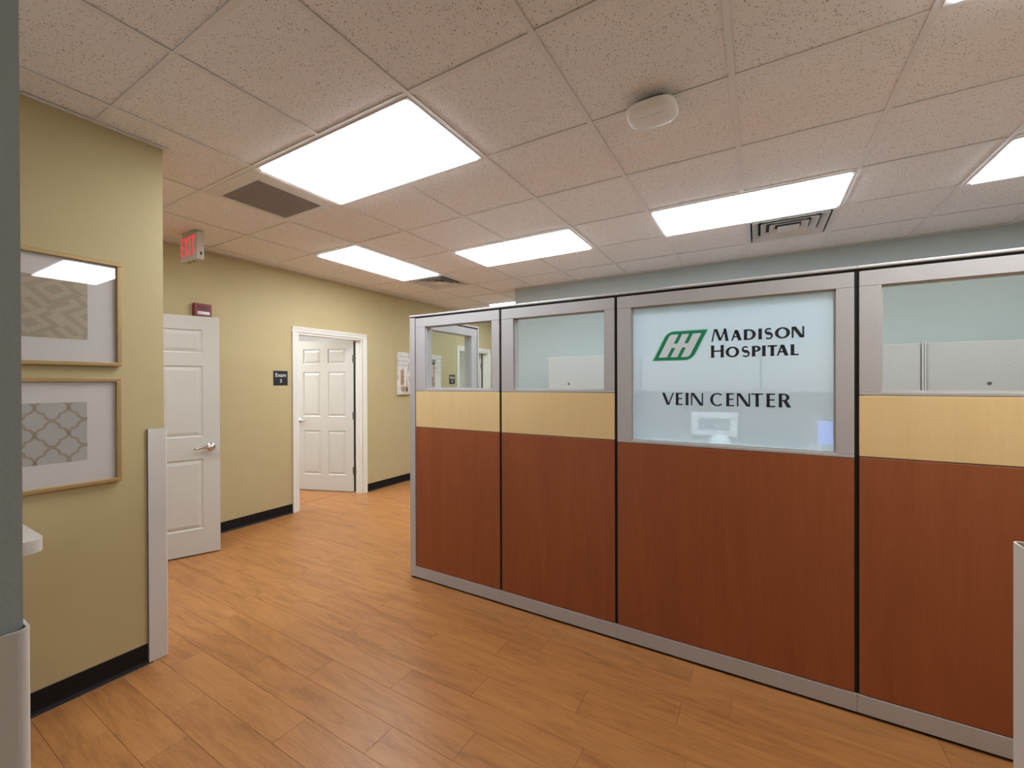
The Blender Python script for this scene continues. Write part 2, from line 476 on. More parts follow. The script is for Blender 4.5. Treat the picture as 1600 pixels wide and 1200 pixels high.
HIDDEN_LIGHTS.pop((6, 7, 0, 1))
VENTS = {(-3, -2, 0, 1): 'grille', (-4, -3, 4, 5): 'diffuser', (2, 3, 4, 5): 'diffuser'}
taken = set()
for d in (LIGHTS, HIDDEN_LIGHTS, VENTS):
    for (a, b, c, e) in d:
        for i in range(a, b):
            for j in range(c, e): taken.add((i, j))
tile_cache = {}
def tile_mesh(wx, wy):
    k = (round(wx, 3), round(wy, 3))
    if k not in tile_cache: tile_cache[k] = MB().box(0.004, wx - 0.004, 0.004, wy - 0.004, 0.0, 0.016, 0.0015).mesh('ceiling_tile', M['tile'])
    return tile_cache[k]
for i in range(I0, I1 + 1):
    for j in range(J0, J1 + 1):
        if (i, j) in taken: continue
        x0, x1 = max(gx(i), XMIN), min(gx(i + 1), XMAX)
        y0, y1 = max(gy(j), YMIN), min(gy(j + 1), YMAX)
        if x1 - x0 < 0.02 or y1 - y0 < 0.02: continue
        # skip those over solid wall blocks no one can see
        link('ceiling_tile', tile_mesh(x1 - x0, y1 - y0), ceiling, (x0, y0, H + 0.004))
def tee(name, x0, x1, y0, y1): 
    zb_ = H - (0.0022 if name == 'main_runner' else 0.0010)
    return part(name, MB().box(x0, x1, y0, y1, zb_, H + 0.0015).box((x0 + x1) / 2 - 0.002 if x1 - x0 < .1 else x0, (x0 + x1) / 2 + 0.002 if x1 - x0 < .1 else x1,
        (y0 + y1) / 2 - 0.002 if y1 - y0 < .1 else y0, (y0 + y1) / 2 + 0.002 if y1 - y0 < .1 else y1, H + 0.0015, H + 0.04), M['tee'], ceiling)
def inside(i, j):  # is the grid module (i,j) part of a 2x4 fixture together with its neighbour
    for d in (LIGHTS, HIDDEN_LIGHTS):
        for k in d:
            if k[0] <= i < k[1] and k[2] <= j < k[3]: return k
    return None
for i in range(I0 + 1, I1 + 1):                      # main runners along Y
    x = gx(i)
    if not (XMIN < x < XMAX): continue
    run = None
    for j in range(J0, J1 + 2):
        block = j <= J1 and inside(i - 1, j) and inside(i - 1, j) == inside(i, j)
        if run is None and not block: run = max(gy(j), YMIN)
        if run is not None and (block or j == J1 + 1):
            e = min(gy(j), YMAX)
            if e > run: tee('main_runner', x - 0.012, x + 0.012, run, e)
            run = None
for j in range(J0 + 1, J1 + 1):                      # cross tees along X, one per module
    y = gy(j)
    if not (YMIN < y < YMAX): continue
    run = None
    for i in range(I0, I1 + 2):
        block = i <= I1 and inside(i, j - 1) and inside(i, j - 1) == inside(i, j)
        if run is None and not block: run = max(gx(i), XMIN)
        if run is not None and (block or i == I1 + 1):
            e = min(gx(i), XMAX)
            if e > run: tee('cross_tee', run, e, y - 0.012, y + 0.012)
            run = None
# wall angles
for n, (a, b, c, d) in enumerate([(XY, XY + 0.022, -2.8, 9.2), (-2.815, 3.6, YB - 0.022, YB), (XL, XL + 0.022, 0.113, 1.025), (XL - 0.147, XL - 0.125, 0.0, 1.025), (XL - 0.125, XL, 1.003, 1.025), (0.313, 0.335, -2.8, 0.918), (0.335, 3.6, 0.896, 0.918), (-0.621, -0.599, -2.8, 0.135), (-2.745, -0.621, 0.113, 0.135)]):
    part('wall_angle', MB().box(a, b, c, d, H - 0.003, H + 0.0), M['tee'], ceiling)
struct('ceiling_exam_rooms', MB().box(-7.2, XY - 0.12, -2.8, 9.2, H + 0.0, H + 0.05), M['tile'], 'tiled ceiling over the exam rooms')

# ---- fixtures
def ceiling_light(key, label):
    a, b, c, e = key
    x0, x1, y0, y1 = gx(a) + 0.012, gx(b) - 0.012, gy(c) + 0.012, gy(e) - 0.012
    t = thing('ceiling_light', label, 'ceiling light', ((x0 + x1) / 2, (y0 + y1) / 2, H - 0.006), 0, 'recessed ceiling light panels')
    hx, hy = (x1 - x0) / 2, (y1 - y0) / 2
    f = 0.022
    m = MB()
    m.box(-hx, hx, -hy, -hy + f, 0.0, 0.03, 0.002).box(-hx, hx, hy - f, hy, 0.0, 0.03, 0.002)
    m.box(-hx, -hx + f, -hy + f, hy - f, 0.0, 0.03, 0.002).box(hx - f, hx, -hy + f, hy - f, 0.0, 0.03, 0.002)
    part('frame', m, M['wsteel'], t)
    part('lens', MB().box(-hx + f, hx - f, -hy + f, hy - f, -0.009, 0.010), M['lens'], t)
    part('housing', MB().box(-hx, hx, -hy, hy, 0.031, 0.06), M['wsteel'], t)
    return t
for k, l in LIGHTS.items(): ceiling_light(k, l)
for k, l in HIDDEN_LIGHTS.items(): ceiling_light(k, l)
def room_light(x, y, label):
    t = thing('ceiling_light', label, 'ceiling light', (x, y, H - 0.012), 0, 'recessed ceiling light panels')
    part('frame', MB().box(-.6, .6, -.3, -.27, 0, .012).box(-.6, .6, .27, .3, 0, .012).box(-.6, -.57, -.27, .27, 0, .012).box(.57, .6, -.27, .27, 0, .012), M['wsteel'], t)
    part('lens', MB().box(-.57, .57, -.27, .27, 0.004, 0.011), M['lens'], t)
room_light(-5.9, 2.75, 'white ceiling light panel inside the first exam room, nearer its far wall, out of view')
room_light(-5.9, 1.98, 'added white ceiling light panel brightening the first exam room door, nearer the camera, out of view')  # unseen second panel added to brighten the open door leaf
room_light(-5.9, 5.6, 'white ceiling light panel inside the far exam room, out of view')

def ring(h, z, w_, slope):
    """square louvre ring: outer half size h at height z, sloping inward and up"""
    m = MB()
    o = [(-h, -h), (h, -h), (h, h), (-h, h)]
    q = h - w_
    n = [(-q, -q), (q, -q), (q, q), (-q, q)]
    for k in range(4):
        a, b = o[k], o[(k + 1) % 4]; c, d = n[(k + 1) % 4], n[k]
        m.poly([(a[0], a[1], z), (b[0], b[1], z), (c[0], c[1], z + slope), (d[0], d[1], z + slope)])
        m.poly([(a[0], a[1], z + .003), (d[0], d[1], z + slope + .003), (c[0], c[1], z + slope + .003), (b[0], b[1], z + .003)])
        m.poly([(a[0], a[1], z), (a[0], a[1], z + .003), (b[0], b[1], z + .003), (b[0], b[1], z)])
    return m
def diffuser(key, label):
    a, b, c, e = key
    t = thing('air_diffuser', label, 'air vent', (gx(a + .5), gy(c + .5), H - 0.004), 0, 'four-way supply diffusers')
    hs = G / 2 - 0.012
    m = MB(); q = 0.264
    m.box(-hs, hs, -hs, -q, 0, .004).box(-hs, hs, q, hs, 0, .004).box(-hs, -q, -q, q, 0, .004).box(q, hs, -q, q, 0, .004)
    part('frame', m, M['wsteel'], t)
    part('duct', MB().box(-q, q, -q, q, 0.050, 0.054), M['dark'], t)
    for k, h in enumerate((0.252, 0.192, 0.132)):
        part('louvre_ring', ring(h, -0.004, 0.042, 0.036), M['wsteel'], t)
    part('centre_plate', MB().box(-.074, .074, -.074, .074, -0.004, 0.0, .001), M['wsteel'], t)
    return t
diffuser((-4, -3, 4, 5), 'square louvred air diffuser at the end of the light along the tan wall')
diffuser((2, 3, 4, 5), 'square louvred air diffuser behind the light above the frosted window')
t = thing('return_grille', 'square return air grille with brown-grey mesh beside the largest light panel', 'air vent', (gx(-2.5), gy(0.5), H - 0.004))
hs = G / 2 - 0.012; qx0, qx1, qy0, qy1 = -0.252, 0.175, -0.205, 0.235
part('frame', MB().box(-hs, hs, -hs, qy0, 0, .006, .001).box(-hs, hs, qy1, hs, 0, .006, .001).box(-hs, qx0, qy0, qy1, 0, .006, .001).box(qx1, hs, qy0, qy1, 0, .006, .001), M['wsteel'], t)
m = MB(); nb = 30
for k in range(1, nb):
    x = qx0 + (qx1 - qx0) * k / nb; m.box(x - .0022, x + .0022, qy0, qy1, .001, .014)
    y = qy0 + (qy1 - qy0) * k / nb; m.box(qx0, qx1, y - .0022, y + .0022, .001, .014)
o = part('mesh', m, M['grille'], t); o['kind'] = 'stuff'
part('filter', MB().box(qx0, qx1, qy0, qy1, .016, .02), M['grille'], t)

# ================================================================== OFFICE PARTITION
TH = 0.076            # panel thickness
def panel(name, label, width, loc, rz, win_z0, upper, margins=(0.09, 0.065), glass='glass', end=False):
    """local: x along the panel 0..width, y 0 (front) .. TH (back), z up"""
    t = thing(name, label, 'partition', loc, rz, 'office partition panels')
    ml, mr = margins
    g = 0.0085
    x0, x1 = g, width - g
    zt = 1.932
    part('core', MB().box(0.0, width, 0.012, TH - 0.012, 0.0, 0.10).box(0.0, 0.028, 0.012, TH - 0.012, 0.1, 1.944).box(width - 0.028, width, 0.012, TH - 0.012, 0.1, 1.944)
         .box(0.028, width - 0.028, 0.012, TH - 0.012, 1.90, 1.944).box(0.028, width - 0.028, 0.012, TH - 0.012, 0.1, win_z0 - 0.03), M['black'], t)
    part('top_cap', MB().box(0.0, width, -0.003, TH + 0.003, 1.9445, 1.9565, 0.003, 2), M['cap'], t)
    part('top_rail', MB().box(x0, x1, 0.0, TH, 1.866, zt, 0.0015), M['silver'], t)
    part('stile', MB().box(x0, ml, 0.0, TH, win_z0 - 0.002, 1.8655, 0.0012), M['silver'], t)
    part('stile', MB().box(width - mr, x1, 0.0, TH, win_z0 - 0.002, 1.8655, 0.0012), M['silver'], t)
    part('sill', MB().box(x0, x1, 0.0, TH, win_z0 - 0.016, win_z0 - 0.0025, 0.0012), M['silver'], t)
    # glazing gaskets
    part('gasket', MB().box(ml, ml + 0.006, 0.012, 0.030, win_z0, 1.866).box(width - mr - 0.006, width - mr, 0.012, 0.030, win_z0, 1.866)
         .box(ml, width - mr, 0.012, 0.030, 1.860, 1.866), M['silver'], t)
    part('glazing_bead', MB().box(ml, width - mr, 0.010, 0.032, win_z0 - 0.002, win_z0 + 0.005), M['cap'], t)
    gl = part('glass_pane', MB().box(ml + 0.001, width - mr - 0.001, 0.017, 0.023, win_z0 + 0.001, 1.8655), M[glass], t)
    zl = win_z0 - 0.0185
    if upper:
        part('upper_tile', MB().box(x0, x1, 0.0005, 0.012, 1.130, zl, 0.0015), M['maple'], t, label='pale maple laminate tile')
        part('upper_tile', MB().box(x0, x1, TH - 0.012, TH - 0.0005, 1.130, zl, 0.0015), M['fabric'], t)
        zl = 1.126
    part('lower_tile', MB().box(x0, x1, 0.0005, 0.012, 0.0955, zl, 0.0015), M['cherry'], t, label='cherry laminate tile')
    part('lower_tile', MB().box(x0, x1, TH - 0.012, TH - 0.0005, 0.0955, zl, 0.0015), M['fabric'], t)
    part('kick_plate', MB().box(0.0006, width - 0.0006, -0.001, 0.010, 0.014, 0.0925, 0.001), M['silver'], t)
    part('kick_plate', MB().box(0.0006, width - 0.0006, TH - 0.010, TH + 0.001, 0.014, 0.0925, 0.001), M['silver'], t)
    return t, gl
PX = [-2.200, -1.4525, -0.6885, 0.3725, 1.4395]
p1, _ = panel('partition_panel', 'leftmost partition panel with clear window, pale maple band and cherry base', PX[1] - PX[0], (PX[0], YP, 0), 0, 1.412, True, (0.100, 0.068))
p2, _ = panel('partition_panel', 'second partition panel from the left, clear window, between end panel and frosted one', PX[2] - PX[1], (PX[1], YP, 0), 0, 1.412, True, (0.098, 0.066))
p3, frost_gl = panel('partition_panel', 'wide partition panel with the frosted logo window above cherry laminate', PX[3] - PX[2], (PX[2], YP, 0), 0, 1.137, False, (0.086, 0.073), 'frost')
p4, _ = panel('partition_panel', 'rightmost wide partition panel with clear window, maple band and cherry base', PX[4] - PX[3], (PX[3], YP, 0), 0, 1.412, True, (0.083, 0.076))
# return panels (run away from the camera)
def rpanel(label, x, y, width): return panel('partition_panel', label, width, (x, y, 0), math.pi / 2, 1.412, True, (0.09, 0.09))
rpanel('side return partition panel seen through the leftmost window, joined to its end post', -2.177, YP + TH, 0.70)
# end post of the main run and of the return
def post(label, x0, x1, y0, y1):
    t = thing('partition_post', label, 'partition', ((x0 + x1) / 2, (y0 + y1) / 2, 0), 0, 'partition end posts')
    hx, hy = (x1 - x0) / 2, (y1 - y0) / 2
    part('cover', MB().box(-hx, hx, -hy, hy, 0.012, 1.938, 0.0015), M['silver'], t)
    part('foot', MB().box(-hx + .006, hx - .006, -hy + .006, hy - .006, 0.0, 0.012), M['black'], t)
    part('neck', MB().box(-hx + .004, hx - .004, -hy + .004, hy - .004, 1.938, 1.945), M['black'], t)
    part('top_cap', MB().box(-hx - .001, hx + .001, -hy - .003, hy + .003, 1.945, 1.957, .003, 2), M['cap'], t)
post('grey metal post closing the left end of the partition run', -2.2525, -2.2005, YP, YP + TH)
post('grey metal post closing the free end of the side return panel', -2.2525, -2.1775, YP + TH + 0.701, YP + TH + 0.725)

# ---- lettering and emblem on the frosted pane (world coordinates, on the pane's front)
FY = YP + 0.0168
def wpart(name, mb, m, parent, label=None):
    """part whose mesh is given in world coordinates"""
    me = mb.mesh(name, m)
    bpy.context.view_layer.update()
    me.transform(parent.matrix_world.inverted())
    o = link(name, me, parent)
    if label: o['label'] = label
    return o
def flat(mb, pts, y0=FY, d=0.0006):
    mb.prism(pts, 'y', y0 - d, y0)
def strip(mb, outer, inner, y0=FY, d=0.0006):
    for k in range(len(outer) - 1):
        flat(mb, [outer[k], outer[k + 1], inner[k + 1], inner[k]], y0, d)
def letter(mb, ch, x0, x1, z0, z1, T, t):
    w_, h_ = x1 - x0, z1 - z0
    def P(*pts): flat(mb, [(x0 + a, z0 + b) for a, b in pts])
    def rect(a, b, c, d): P((a, c), (b, c), (b, d), (a, d))
    def vert(a, T_): # flared upright
        f = T_ * 0.10
        P((a - f * .5, 0), (a + T_ + f * .5, 0), (a + T_, h_ * .25), (a + T_, h_ * .75), (a + T_ + f * .5, h_), (a - f * .5, h_), (a, h_ * .75), (a, h_ * .25))
    def bowl(cx, cz, rx, rz, a0, a1, Tx, Tz, n=28):
        o, i = [], []
        for k in range(n + 1):
            a = math.radians(a0 + (a1 - a0) * k / n)
            o.append((x0 + cx + rx * math.cos(a), z0 + cz + rz * math.sin(a)))
            i.append((x0 + cx + (rx - Tx) * math.cos(a), z0 + cz + (rz - Tz) * math.sin(a)))
        strip(mb, o, i)
    if ch == 'I': vert((w_ - T) / 2, T)
    elif ch == 'H': vert(0, T); vert(w_ - T, T); rect(T, w_ - T, h_ * .47, h_ * .47 + t)
    elif ch == 'L': vert(0, T); rect(T * .9, w_, 0, t)
    elif ch == 'E': vert(0, T); rect(T * .9, w_, 0, t); rect(T * .9, w_ * .92, h_ * .48, h_ * .48 + t); rect(T * .9, w_ * .97, h_ - t, h_)
    elif ch == 'T': vert((w_ - T) / 2, T); rect(0, w_, h_ - t, h_)
    elif ch == 'N': rect(0, t, 0, h_); rect(w_ - t, w_, 0, h_); P((0, h_), (T * 1.15, h_), (w_, 0), (w_ - T * 1.15, 0))
    elif ch == 'M':
        P((0, 0), (t, 0), (w_ * .16 + t * .8, h_), (w_ * .16, h_))
        P((w_ * .16, h_), (w_ * .16 + T, h_), (w_ * .52 + T * .45, h_ * .06), (w_ * .52 - T * .45, h_ * .06))
        P((w_ * .52 - t * .5, h_ * .06), (w_ * .52 + t * .5, h_ * .06), (w_ * .86, h_), (w_ * .86 - t, h_))
        P((w_ - T, 0), (w_, 0), (w_ * .86, h_), (w_ * .86 - T * .9, h_))
    elif ch == 'A':
        P((0, 0), (t, 0), (w_ * .46 + t * .4, h_), (w_ * .46 - t * .6, h_))
        P((w_ - T * 1.1, 0), (w_, 0), (w_ * .46 + T * .6, h_), (w_ * .46 - T * .5, h_))
        rect(w_ * .18, w_ * .74, h_ * .30, h_ * .30 + t * .9)
    elif ch == 'V':
        P((0, h_), (T * 1.1, h_), (w_ * .54 + T * .4, 0), (w_ * .54 - T * .6, 0))
        P((w_ - t, h_), (w_, h_), (w_ * .54 + t * .6, 0), (w_ * .54 - t * .5, 0))
    elif ch == 'O': bowl(w_ / 2, h_ / 2, w_ / 2, h_ / 2 * 1.03, 0, 360, T, t)
    elif ch == 'C': bowl(w_ * .54, h_ / 2, w_ * .54, h_ / 2 * 1.03, 48, 312, T, t)
    elif ch == 'D': vert(0, T); rect(T, w_ * .42, 0, t); rect(T, w_ * .42, h_ - t, h_); bowl(w_ * .42, h_ / 2, w_ * .58, h_ / 2, -90, 90, T, t)
    elif ch in 'PR':
        vert(0, T); zb = h_ * .44; rr_ = (h_ - zb) / 2; cx = w_ * (.50 if ch == 'P' else .42); bw = w_ * (1.0 if ch == 'P' else .86)
        rect(T, cx, h_ - t, h_); rect(T, cx, zb, zb + t); bowl(cx, zb + rr_, bw - cx, rr_, -90, 90, T * .95, t)
        if ch == 'R': P((w_ - T * 1.25, 0), (w_, 0), (cx + T * .9, zb + t * .6), (cx - T * .3, zb + t * .6))
    elif ch == 'S':
        ctr, n = [], 44
        for k in range(n + 1):
            u = k / n
            if u < .5:
                a = math.radians(38 + (270 - 38) * (u / .5)); cx, cz, rx, rz = .48, .735, .36, .215
            else:
                a = math.radians(90 - (90 + 142) * ((u - .5) / .5)); cx, cz, rx, rz = .50, .275, .40, .235
            ctr.append((cx * w_ + rx * w_ * math.cos(a), cz * h_ + rz * h_ * math.sin(a)))
        o, i = [], []
        for k in range(n + 1):
            a, b = ctr[max(k - 1, 0)], ctr[min(k + 1, n)]
            dx, dz = b[0] - a[0], b[1] - a[1]; L = math.hypot(dx, dz) or 1
            u = k / n
            wd_ = (t + (T * 1.05 - t) * math.exp(-((u - .5) / .13) ** 2)) / 2
            o.append((x0 + ctr[k][0] - dz / L * wd_, z0 + ctr[k][1] + dx / L * wd_))
            i.append((x0 + ctr[k][0] + dz / L * wd_, z0 + ctr[k][1] - dx / L * wd_))
        strip(mb, o, i)
LINE1 = [('M', -0.2025, -0.1241), ('A', -0.1135, -0.0668), ('D', -0.0579, -0.0072), ('I', 0.0054, 0.0162), ('S', 0.0295, 0.0621), ('O', 0.0705, 0.1311), ('N', 0.1372, 0.1855)]
LINE2 = [('H', -0.2039, -0.1459), ('O', -0.138, -0.0781), ('S', -0.0673, -0.0335), ('P', -0.0238, 0.0132), ('I', 0.0196, 0.0325), ('T', 0.041, 0.0801), ('A', 0.0776, 0.1254), ('L', 0.1331, 0.1645)]
LINE3 = [('V', -0.4427, -0.3821), ('E', -0.3727, -0.3383), ('I', -0.3231, -0.312), ('N', -0.2989, -0.2411), ('C', -0.2087, -0.1473), ('E', -0.1352, -0.1012), ('N', -0.0885, -0.0317), ('T', -0.0269, 0.0226), ('E', 0.0367, 0.0718), ('R', 0.0859, 0.1352)]
for nm, line, zb, big, small, T, t_ in (('first_line_lettering', LINE1, 1.6588, 0.0625, 0.0520, 0.0142, 0.0074), ('second_line_lettering', LINE2, 1.5772, 0.0620, 0.0515, 0.0142, 0.0074), ('third_line_lettering', LINE3, 1.3335, 0.0652, 0.0652, 0.0132, 0.0066)):
    mb = MB()
    for k, (ch, a, b) in enumerate(line): letter(mb, ch, a, b, zb, zb + (big if k == 0 else small), T, t_)
    wpart(nm, mb, M['navy'], frost_gl, 'dark navy capital lettering on frosted glass')
# emblem: slanted frame with four half bars
EZ0, EZ1, EX0, EW, SH = 1.570, 1.7215, -0.4875, 0.193, 0.0737
def em(u, v): return (EX0 + u * EW + v * SH, EZ0 + v * (EZ1 - EZ0))
def round_outline(ins_u, ins_v, r, n=8):
    """slanted rounded outline: the top-left and bottom-right corners are round"""
    a, b, c, d = ins_u, 1 - ins_u, ins_v, 1 - ins_v
    ru, rv = r, r * 1.25
    pts = [(a, c)]
    for k in range(n + 1):
        q = math.radians(270 + 90 * k / n); pts.append((b - ru + ru * math.cos(q), c + rv + rv * math.sin(q)))
    pts.append((b, d))
    for k in range(n + 1):
        q = math.radians(90 + 90 * k / n); pts.append((a + ru + ru * math.cos(q), d - rv + rv * math.sin(q)))
    return [em(*p) for p in pts]
mb = MB(); flat(mb, round_outline(-0.03, -0.02, 0.17), FY, 0.0003)
wpart('emblem_halo', mb, M['glogo'], frost_gl)
mb = MB(); flat(mb, round_outline(0.0, 0.0, 0.16), FY, 0.0006)
wpart('emblem_frame', mb, M['green'], frost_gl, 'green slanted emblem frame')
mb = MB(); flat(mb, round_outline(0.105, 0.105, 0.07), FY, 0.0009)
wpart('emblem_field', mb, M['paleprint'], frost_gl)
mb = MB()
for u0 in (0.325, 0.595):
    for v0, v1 in ((0.09, 0.43), (0.575, 0.91)):
        flat(mb, [em(u0, v0), em(u0 + .095, v0), em(u0 + .095, v1), em(u0, v1)], FY, 0.0012)
wpart('emblem_bars', mb, M['green'], frost_gl)

# ================================================================== DOORS
DOOR_H, DOOR_T = 2.03, 0.044
def sixpanel(root, width, mt):
    """leaf in local coords: x 0 (hinge) .. width, y 0 .. -DOOR_T (visible face at y=-DOOR_T), z from 0.012"""
    z0, z1 = 0.012, DOOR_H - 0.004
    st, mid = 0.118, 0.112
    pw = (width - 2 * st - mid) / 2
    cols = [(st, st + pw), (st + pw + mid, width - st)]
    rows = [(0.222, 0.815), (1.005, 1.605), (1.715, 1.912)]
    m = MB()
    m.box(0.001, width - 0.001, -DOOR_T + 0.010, -0.010, z0, z1)
    for a, b in ((0, st), (st + pw, st + pw + mid), (width - st, width)): m.box(a, b, -DOOR_T, 0, z0, z1)
    for a, b in ((z0, rows[0][0]), (rows[0][1], rows[1][0]), (rows[1][1], rows[2][0]), (rows[2][1], z1)):
        for c in cols: m.box(c[0], c[1], -DOOR_T, 0, a, b)
    leaf = part('leaf', m, mt, root)
    for c in cols:
        for r in rows:
            q = MB()
            for yo, yi in ((-DOOR_T + 0.009, -DOOR_T + 0.0005), (-0.009, -0.0005)):
                g, s = 0.010, 0.040
                o = [(c[0] + g, r[0] + g), (c[1] - g, r[0] + g), (c[1] - g, r[1] - g), (c[0] + g, r[1] - g)]
                i = [(c[0] + s, r[0] + s), (c[1] - s, r[0] + s), (c[1] - s, r[1] - s), (c[0] + s, r[1] - s)]
                for k in range(4):
                    k2 = (k + 1) % 4
                    q.poly([(o[k][0], yo, o[k][1]), (o[k2][0], yo, o[k2][1]), (i[k2][0], yi, i[k2][1]), (i[k][0], yi, i[k][1])])
                q.poly([(p[0], yi, p[1]) for p in i])
                # sticking: sloped moulding at the frame edge
                e = [(c[0], r[0]), (c[1], r[0]), (c[1], r[1]), (c[0], r[1])]
                ye = -DOOR_T if yo < -0.02 else 0.0
                for k in range(4):
                    k2 = (k + 1) % 4
                    q.poly([(e[k][0], ye, e[k][1]), (e[k2][0], ye, e[k2][1]), (o[k2][0], yo, o[k2][1]), (o[k][0], yo, o[k][1])])
            part('door_panel', q, mt, leaf)
    return leaf
def lever(root, x, z, face_y, sgn, toward):
    """lever handle on one face: sgn -1 = face at -y, toward = direction of the lever in x"""
    mtx = Matrix.Translation((x, face_y, z)) @ Matrix.Rotation(math.radians(90 if sgn < 0 else -90), 4, 'X')
    h = part('lever_handle', MB().lathe([(0, 0), (0.033, 0), (0.033, 0.006), (0.029, 0.011), (0.015, 0.014), (0.0125, 0.018), (0.0125, 0.046), (0.016, 0.050), (0.016, 0.060), (0.010, 0.064), (0, 0.064)], 28, mtx), M['chrome'], root, True)
    yy = face_y + sgn * 0.053
    part('lever', MB().tube([(x, yy, z), (x + toward * .02, yy, z + .001), (x + toward * .05, yy, z), (x + toward * .085, yy + sgn * .002, z - .004), (x + toward * .112, yy - sgn * .004, z - .006), (x + toward * .118, yy - sgn * .006, z - .006)],
         [.0125, .0125, .0115, .0095, .0065, .003], 14, 1.0), M['chrome'], h, True)
    return h
def hinges(root, y=0.004):
    for z in (0.25, 1.02, 1.78):
        part('hinge', MB().box(-0.0015, 0.0, -DOOR_T + .003, 0.0, z - .05, z + .05).tube([(-0.002, y, z - .052), (-0.002, y, z + .052)], [.0075, .0075], 10)
             .box(-0.034, -0.002, y - .0015, y + .0015, z - .05, z + .05), M['hinge'], root)
# door 1: folded back beside the tan wall
ang1 = math.atan2(0.838, 0.352)
d1 = sempty('door_1', 'white six-panel door swung open beside the framed prints, lever handle facing us', (-4.424, 1.055, 0), ang1)
sixpanel(d1, 0.905, M['white'])
lever(d1, 0.905 - 0.065, 0.915, -DOOR_T, -1, -1)
lever(d1, 0.905 - 0.065, 0.915, 0, 1, -1)
hinges(d1, 0.004)
# strike plate on the free edge
part('latch_plate', MB().box(0.9052, 0.9058, -DOOR_T + .008, -.008, 0.885, 0.945), M['chrome'], d1)
def exam_door(name, label, yh):
    """leaf hung on the room side of the right jamb, standing open into the room; local +x runs from hinge to latch"""
    d = sempty(name, label, (XY - 0.132, yh - 0.036, 0), math.atan2(-0.335, -0.942))
    leaf = sixpanel(d, 0.866, M['white'])
    lever(d, 0.866 - 0.062, 0.955, 0, 1, -1)
    lever(d, 0.866 - 0.062, 0.955, -DOOR_T, -1, -1)
    part('hinge_gap_shade', MB().box(-0.024, 0.0008, -0.034, -0.006, 0.012, 2.01), M['black'], d)  # black strip standing in for the shade in the hinge gap
    for z in (0.29, 1.02, 1.78):
        part('hinge', MB().tube([(-0.010, 0.001, z - .05), (-0.010, 0.001, z + .05)], [.0095, .0095], 10).box(-0.024, 0.012, -0.003, 0.0025, z - .05, z + .05), M['hinge'], d)
    return d
exam_door('door_2', 'white six-panel door standing ajar inside the doorway beside the Exam 3 sign', EX3[1])
exam_door('door_3', 'white six-panel door seen through the leftmost partition window', EX4[1])
# casings and jambs
def casing(n, y0, y1, label):
    e = sempty('trim_%d' % n, label, (XY, (y0 + y1) / 2, 0))
    h = (y1 - y0) / 2
    cw = 0.066
    def prof(a, b, top):
        m = MB()
        return m
    # side casings: two-step colonial profile, outer edge thicker
    for s in (-1, 1):
        a, b = s * h, s * (h + cw)
        m = MB()
        pts = [(s * (h + 0.004), 0), (s * (h + 0.004), 0.009), (s * (h + 0.020), 0.012), (s * (h + 0.026), 0.0095), (s * (h + 0.044), 0.015), (s * (h + cw - .003), 0.019), (s * (h + cw), 0.016), (s * (h + cw), 0)]
        m.prism([(p[1], p[0]) for p in pts], 'z', 0.0, 2.032 + 0.004)
        part('side_casing', m, M['trim'], e)
    m = MB()
    zt = 2.032
    pts = [(0, zt + .004), (0.009, zt + .004), (0.012, zt + .020), (0.0095, zt + .026), (0.015, zt + .044), (0.019, zt + cw - .003), (0.016, zt + cw), (0, zt + cw)]
    m.prism([(p[0], p[1]) for p in pts], 'y', -h - cw, h + cw)
    part('head_casing', m, M['trim'], e)
    for s in (-1, 1):
        a, b = sorted((s * h, s * (h - 0.018)))
        part('jamb', MB().box(-0.125, 0.0, a, b, 0, 2.032), M['trim'], e)
        a, b = sorted((s * (h - 0.018), s * (h - 0.030)))
        part('door_stop', MB().box(-0.082, -0.046, a, b, 0, 2.014), M['trim'], e)
    part('head_jamb', MB().box(-0.125, 0.0, -h + .018, h - .018, 2.014, 2.032), M['trim'], e)
    return e
casing(1, D1[0], D1[1], 'white casing of the doorway hidden behind the wall end')
casing(2, EX3[0], EX3[1], 'white moulded casing around the exam doorway in the tan wall')
casing(3, EX4[0], EX4[1], 'white moulded casing of the far exam doorway seen through the partition')

